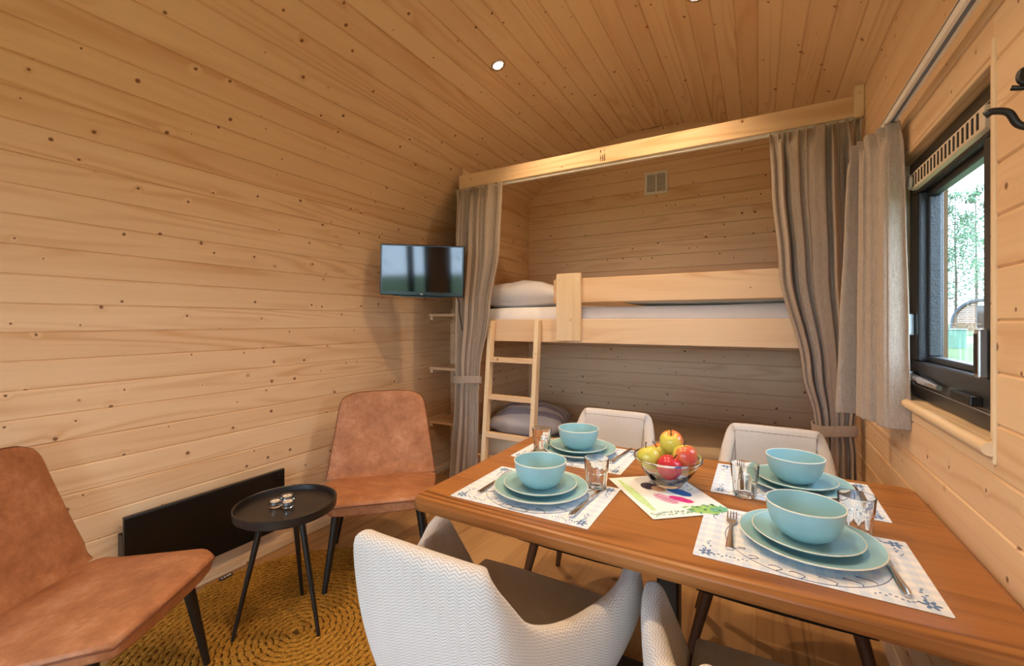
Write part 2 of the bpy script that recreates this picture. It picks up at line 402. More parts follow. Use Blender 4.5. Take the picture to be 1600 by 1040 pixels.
# ------------------------------------------------------------------ window
wn = bpy.data.objects.new('window_1', None); C.objects.link(wn); wn.location = (XR, (WY0+WY1)/2, WZ0); struct(wn)
hy = (WY1-WY0)/2; hz = WZ1-WZ0
m = MB(); m.box(.0, .05, -hy, hy, hz-.012, hz); m.box(.0, .05, hy-.012, hy, 0, hz); m.box(.0, .05, -hy, -hy+.012, 0, hz)
m.build('window_lining', M['pine_y'], wn, bevel=.002)
m = MB(); m.box(-.005, .004, -hy-.012, -hy+.002, -.03, hz+.03)
m.build('window_trim', M['pine_z'], wn, bevel=.003)
m = MB(); m.tube([(-.008,-hy-.01,.0),(-.008,hy+.01,.0)], .014, 12); m.box(-.008, .05, -hy, hy, -.014, .012)
m.build('window_sill', M['pine_y'], wn, smooth=40)
def ring(m, x0, x1, a, b, c, d, w):     # y range a..b, z range c..d, member width w
    m.box(x0,x1,a,b,c,c+w); m.box(x0,x1,a,b,d-w,d); m.box(x0,x1,a,a+w,c+w,d-w); m.box(x0,x1,b-w,b,c+w,d-w); return m
ring(MB(), .032, .10, -hy+.012, hy-.012, .012, hz-.012, .04).build('window_frame', M['anthr'], wn, bevel=.004)
sash = ring(MB(), .026, .085, -hy+.056, hy-.056, .055, hz-.055, .075).build('sash', M['anthr'], wn, bevel=.006)
ring(MB(), .046, .075, -hy+.131, hy-.131, .13, hz-.13, .018).build('glazing_bead', M['anthr'], sash, bevel=.004)
ring(MB(), .0305, .034, -hy+.050, hy-.050, .049, hz-.049, .004).build('seal', M['alu'], sash)
MB().box(.062, .068, -hy+.14, hy-.14, .14, hz-.14).build('pane', M['pane'], wn)
portal('window_portal', (XR+.11, (WY0+WY1)/2, (WZ0+WZ1)/2), (0, PI/2, 0), hz-.28, 2*hy-.28)
# trickle vent on the sash head
vt = MB().box(.010, .027, -hy+.075, hy-.12, hz-.122, hz-.070).build('trickle_vent', M['cream'], wn, bevel=.003)
k = 0; y = -hy+.10
while y < hy-.15:
    MB().box(.0085, .0115, y, y+.009, hz-.114, hz-.078).build('slot', M['slot'], vt); y += .027
MB().lathe([(0,.0),(.022,.0),(.024,.006),(.019,.011),(0,.012)], 20).build('vent_knob', M['cream'], vt, smooth=40)
kn = bpy.data.objects[[o.name for o in vt.children if o.name.startswith('vent_knob')][0]]; kn.rotation_euler = (0, -PI/2, 0); kn.location = (.012, hy-.125, hz-.096)
def handle(y, z, name='handle', s=1):
    h = MB().box(.008, .026, y-.018, y+.018, z-.035, z+.035).build(name, M['alu'], wn, bevel=.003)
    MB().tube([(.012,y,z),(-.014,y,z),(-.022,y+.012*s,z-.004)], .008, 10).build('spindle', M['alu'], h, smooth=50)
    MB().tube(catmull([(-.022,y+.008*s,z+.002),(-.024,y+.030*s,z-.012),(-.024,y+.036*s,z-.05),(-.024,y+.03*s,z-.115)],6), [.010]*12+[.009]*7, 10, flat=.7).build('lever', M['alu'], h, smooth=50)
handle(hy-.075, .245)
lt_ = MB().box(.008, .026, -hy+.098, -hy+.122, .13, .238).build('sash_latch', M['alu'], wn, bevel=.004)
MB().box(.0065, .009, -hy+.103, -hy+.117, .14, .228).build('latch_plate', M['slot'], lt_)
st = MB().tube([(.012,hy-.10,.082),(.012,hy-.22,.080)], .010, 12).build('casement_stay', M['alu'], wn, smooth=50)
MB().tube([(.012,hy-.22,.080),(.012,hy-.26,.079),(.012,hy-.36,.076)], [.014,.013,.007], 12).build('stay_arm', M['steel'], st, smooth=50)
MB().box(.004,.028,-hy+.13,-hy+.25,.062,.086).build('stay_bracket', M['black'], st, bevel=.004)
MB().lathe([(0,-.016),(.014,-.014),(.015,0),(.014,.014),(0,.016)], 16).build('stay_knob', M['alu'], st, loc=(.012,hy-.10,.082), smooth=50)

# ------------------------------------------------------------------ outside
gt = NT('meadow_grass'); co = gt.obj(); nz = gt.noise(co, .6, 4.); n2 = gt.noise(co, 9., 3.)
gt.p(Base_Color=gt.mix(gt.math('MULTIPLY', n2, .5), gt.ramp(nz, [(.35, lin(52, 74, 34)), (.65, lin(78, 100, 50))]), lin(96, 106, 62)), Roughness=1.)
GY = [(-60,-.4),(4,-.4),(23,.16),(48,.5),(130,.7)]
def zg(y):
    for (a, za), (b, zb) in zip(GY, GY[1:]):
        if a <= y <= b: return za+(zb-za)*(y-a)/(b-a)
m = MB(); m.grid([[(x, y, z) for x in (-80, 80)] for y, z in GY]); m.grid([[(x, y, -.6) for x in (-80, 80)] for y, z in GY])
struct(m.build('ground', gt.m))
def leafmat():
    t = NT('spring_leaves'); r = t.rnd(); nz = t.noise(t.obj(), 2.5, 2.)
    t.p(Base_Color=t.ramp(nz, [(.3, lin(52, 92, 66)), (.7, lin(92, 130, 92))]), Roughness=.8); return t.m
M['leaf'] = leafmat(); M['bark'] = plain('bark', lin(74, 66, 56), .9, 0, .25, 6)
def tree(loc, h, spread, label, seed, n=900):
    rg = random.Random(seed); t = empty('birch_tree', loc, label, 'tree', group='trees outside')
    tips = []; m = MB(); m.tube([(0,0,0),(.05,.02,h*.35),(-.04,.05,h*.7),(0,0,h)], [h*.009,h*.007,h*.004,.01], 8)
    for k in range(26):
        z0 = h*(.18+.78*k/26); a = rg.uniform(0, 2*PI); L = spread*(1.05-.75*k/26)*rg.uniform(.6, 1.1)
        p1 = (math.cos(a)*L*.5, math.sin(a)*L*.5, z0+L*.22); p2 = (math.cos(a)*L, math.sin(a)*L, z0+L*.30)
        m.tube([(0,0,z0), p1, p2], [h*.0022,h*.0016,.005], 5); tips += [(p1, L*.30), (p2, L*.36), ((p1[0]*1.5,p1[1]*1.5,p1[2]), L*.3)]
    m.build('trunk', M['bark'], t, smooth=60)
    lf = MB()
    for k in range(n):
        p, s = rg.choice(tips); c = Vector(p)+Vector((rg.gauss(0,s),rg.gauss(0,s),rg.gauss(0,s*.6)))
        a = Vector((rg.uniform(-1,1),rg.uniform(-1,1),rg.uniform(-1,1))).normalized(); b = a.orthogonal().normalized(); q = rg.uniform(.05,.12)*h/9
        lf.add([c-a*q, c+b*q*.6, c+a*q, c-b*q*.6+Vector((0,0,q*.2))], [(0,1,2),(0,2,3)])
    o = lf.build('foliage', M['leaf'], t); o['kind'] = 'stuff'
    return t
tree((16.0, 55.8, .5), 13, 3.2, 'tall airy tree seen through the window, left of the other cabin', 3, 3000)
tree((20.6, 61.5, .55), 11, 2.6, 'slender tree behind the cabin seen through the window', 5, 2400)
tree((21.8, 70., .55), 17, 4., 'distant tree on the skyline, farthest seen through the window', 9, 3000)
tree((-2.6, -13., -.4), 8, 3., 'leafy tree outside the glazed door, mirrored in the television', 11, 2500)
tree((7.0, -16., -.4), 8, 3., 'leafy tree outside the door behind the photographer, on the window side', 12, 2500)
# the other cabin
hut = empty('arched_cabin', (15.5, 48.6, .5), 'arched wooden cabin with grey curved roof standing on the grass outside', 'cabin', math.radians(-17.7))
M['hutwood'] = wood('weathered_cladding', lin(128, 100, 72), lin(98, 70, 46), lin(60, 42, 28), 'X', streak=1., knot_thr=.9)
M['hutroof'] = plain('grey_shingle_roof', lin(60, 68, 78), .7, 0, .15, 5)
HR = 1.65
def harc(r, a): return (r*math.cos(a), .55*0+max(0., 1.15*0)+r*math.sin(a)*1.12+.55)
m = MB(); N = 24; rows = []
for (r, y) in ((HR+.16,-.35),(HR+.16,5.),(HR,5.),(HR,-.35)):
    rows.append([(harc(r,PI*k/N)[0], y, harc(r,PI*k/N)[1]) for k in range(N+1)])
rows.append(rows[0]); m.grid(rows)
m.box(-HR-.16,-HR,-.35,5,0,.55); m.box(HR,HR+.16,-.35,5,0,.55)
m.build('roof', M['hutroof'], hut, smooth=40)
z = 0.
while z < 2.38:
    zb = z+.14; xx = HR if zb < .55 else math.sqrt(max(.01, HR*HR-((zb-.55)/1.12)**2))
    for (a, b) in ((-xx, -.35), (.95, xx)) if z < 2.0 else ((-xx, xx),):
        if b-a > .08: MB().box(a, b, -.02, .02, z, zb-.012).build('cladding_board', M['hutwood'], hut)
    z += .14
d = ring(MB(), -.03, .03, -.35, .3, .05, 2.02, .07); o = d.build('door_frame', M['hutroof'], hut, rz=-PI/2); 
MB().box(-.28,.25,-.01,.01,.12,1.95).build('door_pane', M['screen'], hut)
MB().box(.32,.95,-.02,.02,.05,2.0).build('door_panel', M['hutwood'], hut)
MB().lathe([(0,0),(.2,.02),(.22,.08),(.2,.14),(0,.16)], 20).build('lamp', M['white'], hut, loc=(-.05,-.25,2.12), smooth=50)
MB().box(-1.5,1.7,-1.5,-.02,0,.1).build('deck', M['hutwood'], hut)
bx = empty('utility_box', (6.9, 24.0, zg(24)), 'pale green box standing on the grass outside the window', 'box', math.radians(-12))
MB().box(-.27,.27,-.25,.25,-.02,.72).build('body', plain('pale_green_paint', lin(96, 128, 108), .6), bx, bevel=.02)
MB().box(-.30,.30,-.28,.28,.72,.77).build('lid', plain('grey_lid', lin(120, 128, 122), .6), bx, bevel=.01)
pb = empty('picnic_table', (11.2, 38.3, zg(38.3)), 'wooden picnic table on the grass between the box and cabin', 'table', math.radians(20))
for k in range(4): MB().box(-.9,.9,-.36+k*.19,-.2+k*.19,.70,.74).build('plank', M['hutwood'], pb)
for s in (-1,1):
    MB().box(-.9,.9,s*.72-.12,s*.72+.12,.42,.46).build('bench_plank', M['hutwood'], pb)
    for q in (-.6,.6): MB().tube([(q,s*.2,.7),(q,s*.7,0)], .04, 6).build('leg', M['hutwood'], pb)
    MB().box(s*.6-.03,s*.6+.03,-.8,.8,.37,.42).build('cross_bar', M['hutwood'], pb)
pq = [(r*math.sin(math.radians(a)), r*math.cos(math.radians(a))) for r, a in ((29,16.4),(29,26),(37,26),(37,16.4))]
m = MB(); m.add([(x, y, zg(y)+.03) for x, y in pq]+[(x, y, zg(y)-.05) for x, y in pq], [(0,1,2,3),(7,6,5,4),(0,1,5,4),(1,2,6,5),(2,3,7,6),(3,0,4,7)])
struct(m.build('path', plain('pale_gravel', lin(150, 144, 134), .95, 0, .05, 4)))

# ------------------------------------------------------------------ ceiling spots
def spot(x, y, label, energy=SPOT_W):
    z = CZ+math.sqrt(R*R-(x-CX)**2); n = Vector((CX-x, 0, CZ-z)).normalized()
    e = empty('downlight', (x, y, z), label, 'lamp', group='recessed ceiling spots')
    e.rotation_euler = Vector((0,0,-1)).rotation_difference(n).to_euler()
    MB().lathe([(.026,-.001),(.042,-.001),(.043,-.004),(.040,-.007),(.030,-.008),(.026,-.004),(.026,-.001)], 28).build('trim_ring', M['steel'], e, smooth=40)
    MB().lathe([(0,-.002),(.026,-.002),(.026,-.004),(0,-.0045)], 24).build('lens', emit('lit_lens_'+str(round(x*10))+str(round(y*10)), (1,.86,.62,1), 45.), e, smooth=40)
    d = bpy.data.lights.new('downlight_beam', 'SPOT'); d.energy = energy; d.color = SPOT_COL; d.spot_size = math.radians(128); d.spot_blend = 1.; d.shadow_soft_size = .025
    o = bpy.data.objects.new('downlight_beam', d); C.objects.link(o); o.parent = e; o.location = (0,0,-.014)
spot(-1.267, 2.08, 'lit recessed ceiling spot above the television')
spot(-.25, 2.10, 'lit recessed ceiling spot above the far chairs at the top edge')
spot(-1.267, .75, 'recessed ceiling spot above the side table, out of frame')
spot(-.25, .75, 'recessed ceiling spot above the dining table, out of frame')

# ------------------------------------------------------------------ bunk bed end
YB = 2.5
bm_ = empty('curtain_beam', (XP, YB, 2.165), 'pale pine beam spanning the cabin above the bunk', 'beam')
LB = XR-XP-.001
MB().box(0, LB, -.022, .022, 0, .095).build('timber', M['pine_x'], bm_, bevel=.003)
MB().box(.0, LB, -.012, .012, -.014, 0).build('curtain_track', M['white'], bm_)
MB().box(LB-.035, LB, -.045, -.0225, -.012, .13).build('end_block', M['pine_z'], bm_, bevel=.002)
MB().prism([(0,0),(.07,0),(0,.055)], -.02, .02).build('corner_wedge', M['pine_x'], bm_)
wdg = [o for o in bm_.children if o.name.startswith('corner_wedge')][0]; wdg.rotation_euler = (PI/2,0,0); wdg.location = (.03,0,.095)
sm = MB()
rg = random.Random(4)
for c, (x, n) in enumerate(((1.022,7),(1.034,4),(1.045,8))):
    zz = .012
    for k in range(n):
        hh = rg.uniform(.004,.011); 
        if zz+hh < .085: sm.box(x, x+rg.uniform(.003,.0065), -.0228, -.0221, zz, zz+hh)
        zz += hh+rg.uniform(.001,.004)+(.012 if k == 3 else 0)
sm.build('ink_stamp', M['ink'], bm_)
# upper bunk
ub = empty('upper_bunk', (0, 2.56, 1.107), 'pale pine upper bunk with guard rail spanning the alcove', 'bunk bed')
MB().box(XP+.002, XR-.002, -.02, .02, 0, .148).build('side_board', M['pine_x'], ub, bevel=.003)
MB().box(XP+.002, XR-.002, .022, .96, .05, .07).build('slat_base', M['pine_x'], ub)
gr = MB().box(-1.135, XR-.002, -.02, .008, .25, .398).build('guard_rail', M['pine_x'], ub, bevel=.003)
pst = MB().box(-1.105, -.945, -.045, -.0205, .012, .43).build('guard_post', M['pine_z'], ub, bevel=.003)
for q, (sx, sz) in enumerate(((-1.085,.05),(-1.085,.39),(-.965,.05),(-.965,.39))): MB().lathe([(0,0),(.005,0),(.004,.002),(0,.002)], 10).build('screw', M['alu'], pst, loc=(sx,-.0455,sz))
def cushion(nx, ny, sx, sy, sz, e=4., puff=.0, wr=0., seed=1):
    """soft box: superellipse plan and section with gentle creases"""
    rg = random.Random(seed); ph = [rg.uniform(0,6) for _ in range(6)]; rows = []
    def hgt(u, v): return (max(0,1-abs(u)**e))**(1/e*1.) * (max(0,1-abs(v)**e))**(1/e*1.)
    m = MB()
    for s in (1,-1):
        rows = []
        for i in range(nx+1):
            u = math.sin(PI/2*(-1+2*i/nx)); row = []
            for j in range(ny+1):
                v = math.sin(PI/2*(-1+2*j/ny)); h = hgt(u, v)
                w = wr*(math.sin(u*5+v*3+ph[0])+.6*math.sin(v*9-u*4+ph[1])+.5*math.sin(u*13+v*2+ph[2]))*h
                row.append((u*sx, v*sy, s*(sz*h*(1+puff*(1-u*u)*(1-v*v))) + (w if s > 0 else 0)))
            rows.append(row)
        m.grid(rows)
    return m
def merged(o, d=.0005):
    bmm = __import__('bmesh').new(); bmm.from_mesh(o.data); __import__('bmesh').ops.remove_doubles(bmm, verts=bmm.verts, dist=d)
    __import__('bmesh').ops.recalc_face_normals(bmm, faces=bmm.faces); bmm.to_mesh(o.data); bmm.free(); return o
mx = (XP+XR)/2; mw = (XR-XP)/2-.01
mt = merged(cushion(40, 14, mw, .455, .075, 9., 0, .003, 2).build('mattress', M['sheet'], None, loc=(mx, 3.04, 1.262), smooth=80))
tag(mt, 'white sheeted mattress lying on the upper bunk', 'mattress')
p = merged(cushion(22, 16, .30, .22, .085, 3., .3, .006, 3).build('pillow', M['pillow'], None, loc=(-1.50, 2.86, 1.422), rz=.1, smooth=80)); tag(p, 'grey white pillow at the ladder end of the upper bunk', 'pillow')
p = merged(cushion(22, 16, .33, .21, .075, 3., .3, .006, 8).build('pillow', M['pillow'], None, loc=(.05, 3.22, 1.42), smooth=80)); tag(p, 'pale pillow at the window end of the upper bunk behind the guard rail', 'pillow')
p = merged(cushion(30, 12, .5, .2, .035, 4., .1, .006, 5).build('folded_duvet', plain('beige_duvet', lin(196, 184, 166), .9, 0, .05, 8), None, loc=(-.22, 2.80, 1.372), smooth=80)); tag(p, 'folded beige duvet on the upper bunk behind the guard rail', 'duvet')
# lower bunk
lb = empty('lower_bunk', (0, 2.58, 0), 'lower pine bunk base under the upper bunk', 'bed')
MB().box(XP+.002, XR-.002, -.02, .02, .10, .30).build('side_board', M['pine_x'], lb, bevel=.003)
MB().box(XP+.002, XR-.002, .022, .95, .22, .25).build('slat_base', M['pine_x'], lb)
for q in (XP+.06, -.7, XR-.06): MB().box(q-.03, q+.03, .022, .08, 0, .22).build('leg', M['pine_z'], lb)
M['stripe'] = None
t = NT('striped_pillow'); spx = t.node('ShaderNodeSeparateXYZ', {0: t.obj()})
st_ = t.sstep(t.math('PINGPONG', t.math('MULTIPLY', spx.outputs[1], 9.), .5), .2, .26); t.p(Base_Color=t.mix(st_, lin(196, 184, 178), lin(146, 138, 146)), Roughness=.95); M['stripe'] = t.m
mt = merged(cushion(40, 14, mw, .455, .08, 9., 0, .003, 4).build('mattress', plain('beige_bedding', lin(190, 172, 150), .92, 0, .05, 7), None, loc=(mx, 3.05, .335), smooth=80)); tag(mt, 'beige covered mattress on the lower bunk', 'mattress')
p = merged(cushion(22, 16, .27, .24, .095, 2.6, .35, .008, 6).build('pillow', M['stripe'], None, loc=(-1.50, 2.95, .502), rz=.25, smooth=80)); tag(p, 'grey striped pillow on the lower bunk behind the ladder', 'pillow')
p = merged(cushion(30, 14, .62, .30, .06, 3., .2, .012, 7).build('folded_duvet', plain('taupe_duvet', lin(184, 160, 130), .92, 0, .05, 7), None, loc=(-.45, 2.95, .472), smooth=80)); tag(p, 'beige duvet spread on the lower bunk behind the dining chairs', 'duvet')
# ladder
ld = empty('bunk_ladder', (0, 2.39, 0), 'pale pine ladder leaning on the upper bunk', 'ladder')
lean = (2.515-2.39)/1.25
for x in (-1.593, -1.243):
    MB().add([], [])
    m = MB(); m.add([(x,-.03,0),(x+.03,-.03,0),(x+.03,.02,0),(x,.02,0),(x,-.03+lean*1.25,1.245),(x+.03,-.03+lean*1.25,1.245),(x+.03,.02+lean*1.25,1.245),(x,.02+lean*1.25,1.245)],
        [(0,3,2,1),(4,5,6,7),(0,1,5,4),(1,2,6,5),(2,3,7,6),(3,0,4,7)]); m.build('ladder_rail', M['pine_z'], ld, bevel=.002)
for zr in (.235, .48, .725, .97):
    y = lean*zr; MB().box(-1.563, -1.243, y-.026, y+.012, zr, zr+.032).build('rung', M['pine_x'], ld, bevel=.002)
# wall vent
vn = empty('air_vent', (-.70, Y1, 2.327), 'square white louvred air vent on the bunk back wall', 'vent')
ring(MB(), -.012, 0, -.088, .088, -.088, .088, .018).build('vent_frame', M['white'], vn, rz=PI/2, bevel=.002)
MB().box(-.072,.072,-.003,-.0005,-.072,.072).build('vent_backing', M['slot'], vn)
for k in range(13): MB().box(-.07,.07,-.010,-.003,-.068+k*.0108,-.063+k*.0108).build('slat', M['white'], vn)
MB().box(-.004,.004,-.0115,-.003,-.07,.07).build('mullion', M['white'], vn)
# niche shelves
for zt, lab in ((1.30,'top pine shelf in the corner niche just below the television'),(.88,'middle pine shelf in the corner niche left of the curtain'),(.455,'lowest pine shelf in the corner niche behind the leather chair')):
    s = empty('corner_shelf', (XL, 2.70, zt), lab, 'shelf', group='niche shelves')
    xa = .004
    MB().box(xa, XP-.034-XL, 0, .278, -.022, 0).build('shelf_board', M['pine_x'], s, bevel=.002)
    MB().box(xa, .03, .012, .27, -.05, -.0222).build('bracket', M['pine_y'], s, bevel=.002)

# ------------------------------------------------------------------ television
tvx = Vector((-1.882, 2.155, 1.565)); d = Vector((-.4924, .8704, 0))
tv = empty('television', tvx, 'small flat black television on the curved wall beside the curtain', 'television', math.radians(27.))
tv.rotation_euler = (math.radians(4.), math.radians(2.2), math.radians(27.))
MB().box(-.272, .272, -.012, .03, -.162, .165).build('bezel', M['tv'], tv, bevel=.005)
MB().box(-.258, .258, -.0135, -.0122, -.135, .153).build('screen', M['screen'], tv)
lp = MB(); lp.prism([(-.19,-.162),(.19,-.162),(.12,-.17),(-.12,-.17)], -.01, .02); o = lp.build('bottom_lip', M['tv'], tv); o.rotation_euler = (PI/2,0,0)
text_mesh('logo', 'LG', .016, M['white'], tv, Matrix.Translation((0,-.0125,-.149)) @ Matrix.Rotation(PI/2, 4, 'X'))
MB().box(-.09, .09, .03, .05, -.09, .09).build('mount_plate', M['black'], tv, bevel=.003)
MB().tube([(0,.05,0),(-.02,.13,0),(-.17,.19,0)], .016, 10).build('wall_arm', M['black'], tv, smooth=50)
MB().tube(catmull([(.2,.035,-.12),(.235,.04,-.19),(.24,.05,-.26),(.26,.06,-.38)],5), .004, 6).build('cable', M['black'], tv, smooth=50)

# ------------------------------------------------------------------ curtains
def curtain(name, stations, folds, seed, label, direction=(1,0,0), normal=(0,-1,0), loc=(0,0,0), head=.07, nz=44):
    """stations: (z, start, end, amplitude) from top to bottom; a pleated sheet along `direction`"""
    rg = random.Random(seed); D = Vector(direction); Nn = Vector(normal); nf = folds*10
    ph_ = [rg.uniform(0, 2*PI) for _ in range(8)]; nf = folds*14
    root = empty(name, loc, label, 'curtain'); rows = []
    zs = [s[0] for s in stations]
    def interp(z, k):
        for a, b in zip(stations, stations[1:]):
            if a[0] >= z >= b[0]:
                t = (a[0]-z)/(a[0]-b[0]+1e-9); t = t*t*(3-2*t) if k else t; return a[k]+(b[k]-a[k])*t
        return stations[-1][k]
    for i in range(nz+1):
        z = zs[0]+(zs[-1]-zs[0])*i/nz; s0, s1, a = interp(z,1), interp(z,2), interp(z,3); row = []
        hd = max(0, 1-(zs[0]-z)/head)
        for j in range(nf+1):
            u = j/nf; lo = 1-hd
            w = u+.045*math.sin(2*PI*1.6*u+ph_[0]+.35*z)+.022*math.sin(2*PI*3.7*u+ph_[1]-.5*z)
            big = math.sin(2*PI*folds*.62*w+ph_[2])*.75+.42*math.sin(2*PI*folds*1.1*w+ph_[3]+.4*z)+.18*math.sin(2*PI*folds*2.1*w+ph_[4])
            mod = .72+.4*math.sin(2*PI*1.3*u+ph_[5]+1.1*z)
            pl = math.sin(2*PI*folds*1.24*w+ph_[2]); pl = math.copysign(abs(pl)**.5, pl)
            dn = a*(lo*big*mod+hd*pl*.8)
            along = s0+(s1-s0)*u+(s1-s0)/folds*.22*math.sin(2*PI*folds*1.24*w+ph_[2]+1.2)*u*(1-u)*3
            row.append(Vector((0,0,z))+D*along+Nn*dn)
        rows.append(row)
    m = MB(); m.grid(rows); m.build('curtain_cloth', M['curtain'], root, smooth=180, solid=.003, sub=1)
    return root
def tieband(root, z, c, rx, ry, hgt=.045, direction=(1,0,0), normal=(0,-1,0)):
    D = Vector(direction); Nn = Vector(normal); m = MB(); rows = []
    for dz, sc in ((-hgt/2,1.02),(-hgt/2,1.06),(0,1.0+.06),(hgt/2,1.08),(hgt/2,1.02)):
        rows.append([Vector((0,0,z+dz+.006*math.sin(a*2)))+D*(c+rx*sc*math.cos(a))+Nn*(ry*sc*math.sin(a)) for a in [2*PI*k/28 for k in range(28)]])
    m.grid(rows, close=True); m.build('tie_band', M['curtain'], root, smooth=60, solid=.004)
c1 = curtain('bunk_curtain', [(2.152,-1.835,-1.455,.028),(1.75,-1.845,-1.475,.034),(1.3,-1.845,-1.55,.036),(.92,-1.845,-1.625,.028),(.846,-1.842,-1.635,.022),(.75,-1.85,-1.64,.026),(.04,-1.90,-1.65,.034)], 8, 21, 'taupe curtain tied back at the television end of the bunk', loc=(0,2.45,0))
tieband(c1, .846, -1.738, .108, .040)
c2 = curtain('bunk_curtain', [(2.148,.045,.400,.026),(1.9,.055,.400,.032),(1.5,.085,.400,.036),(1.0,.18,.395,.036),(.80,.225,.375,.028),(.745,.232,.368,.026),(.65,.225,.38,.03),(.04,.19,.395,.04)], 8, 33, 'taupe curtain tied back at the window end of the bunk', loc=(0,2.45,0))
tieband(c2, .748, .30, .080, .042)
c3 = curtain('window_curtain', [(1.875,.0,.235,.022),(1.6,-.005,.245,.026),(1.2,-.015,.265,.030),(.90,-.025,.28,.032)], 4, 5, 'short taupe curtain bunched beside the window', direction=(-.34,.94,0), normal=(-.94,-.34,0), loc=(.375,1.785,0))
rl = empty('curtain_rail', (XR, .4, 1.888), 'white and grey curtain rail above the window', 'curtain rail')
m = MB(); m.box(-.052,-.044,-1.2,1.56,-.012,.012); m.box(-.052,-.026,-1.2,1.56,.008,.014); m.box(-.034,-.026,-1.2,1.56,-.012,.012); m.build('rail_profile', M['white'], rl)
MB().box(-.0435,-.0345,-1.2,1.56,-.010,-.002).build('rail_groove', plain('grey_groove', lin(110, 120, 140), .5), rl)
for y in (.72-.4, 1.5): 
    b = MB().box(-.026,0,y,y+.03,-.004,.012).build('rail_bracket', M['white'], rl, bevel=.002)
MB().tube(catmull([(-.03,.26,-.005),(-.004,.30,-.02),(-.003,.255,-.01),(-.003,.235,-.02),(-.003,.23,-.06)],4), .006, 8).build('cord_hook', M['white'], rl, smooth=60)
# coat hook
hk = empty('coat_hook', (XR, 1.0, 1.60), 'black wrought iron coat hook on the wall beside the window', 'hook')
MB().prism(rrect(-.018,.018,-.07,.05,.015), -.005, 0).build('back_plate', M['iron'], hk, bevel=.001)
bp = [o for o in hk.children][0]; bp.rotation_euler = (PI/2,0,-PI/2); bp.location = (-.001,0,0)
MB().tube(catmull([(-.004,-.005,-.05),(-.03,0,-.055),(-.048,.006,-.045),(-.060,.004,-.024),(-.078,.004,-.018),(-.086,.006,-.022)],6), [.0055]*26+[.006]*5, 10).build('lower_arm', M['iron'], hk, smooth=60)
MB().tube(catmull([(-.004,-.008,.02),(-.03,-.004,.012),(-.046,0,.02),(-.046,.004,.036),(-.034,.004,.042),(-.03,0,.030)],6), .005, 10).build('upper_arm', M['iron'], hk, smooth=60)
MB().tube(catmull([(-.02,-.004,.006),(-.045,.0,.010),(-.058,.002,.014)],6), .004, 10).build('scroll', M['iron'], hk, smooth=60)

# ------------------------------------------------------------------ heater
ht = empty('panel_heater', (XL, .76, .13), 'flat black panel heater mounted low on the wall', 'heater')
MB().box(.045, .062, 0, .685, 0, .312).build('panel', M['heater'], ht, bevel=.003)
MB().box(.044, .0635, 0, .685, .312, .316).build('top_edge', M['heateredge'], ht)
for y in (.10, .56): MB().box(.0, .045, y, y+.05, .03, .28).build('wall_bracket', M['heateredge'], ht)
MB().box(.004, .044, .0, .02, .05, .24).build('side_bracket', M['heateredge'], ht)
MB().lathe([(0,0),(.012,0),(.011,.006),(0,.007)], 16).build('thermostat_knob', M['black'], ht, loc=(.062,.65,.285))
kb = [o for o in ht.children if o.name.startswith('thermostat')][0]; kb.rotation_euler = (0,PI/2,0)

# ------------------------------------------------------------------ rug
jt = NT('jute_braid'); co = jt.obj(); nz = jt.noise(co, 110., 3., .7); n2 = jt.noise(co, 5., 2.)
jt.p(Base_Color=jt.mix(jt.math('MULTIPLY', n2, .3), jt.ramp(nz, [(.3, lin(112, 76, 22)), (.5, lin(172, 122, 40)), (.72, lin(214, 168, 82))]), lin(150, 104, 34)), Roughness=.85, Specular_IOR_Level=.25); jt.bump(nz, .6, .003)
M['jute'] = jt.m
m = MB(); pts = []; rad = []; RR = .635; th = 0.; step = .0235; i = 0; r = .012
while r < RR:
    rw = r+.0022*(1 if i % 4 < 2 else -1); pts.append((rw*math.cos(th), rw*math.sin(th), .0062)); rad.append(.0098+.0022*(i % 2)); dth = min(.5, .0105/r); th += dth; r += step*dth/(2*PI); i += 1
m.tube(pts, rad, 6, flat=.5)
rug = empty('jute_rug', (-1.60, 1.09, 0), 'round braided golden jute rug under the side table', 'rug')
m.build('braid', M['jute'], rug, smooth=60)
MB().lathe([(0,.001),(RR-.005,.001),(RR-.005,.004),(0,.004)], 64).build('backing', plain('rug_backing', lin(84, 56, 18), .9), rug)
lbm = MB().box(-.03,.03,-.011,.011,.012,.0135).build('label_tag', plain('navy_label', lin(24, 26, 60), .7), rug, loc=(-.625,.055,.005), rz=math.radians(97))
lt = MB()
for k, (a, b) in enumerate(((-.024,-.018),(-.012,-.002),(.002,.010),(.013,.022))): lt.box(a, b, -.007, .003, .0134, .014)
lt.build('label_print', M['white'], lbm)

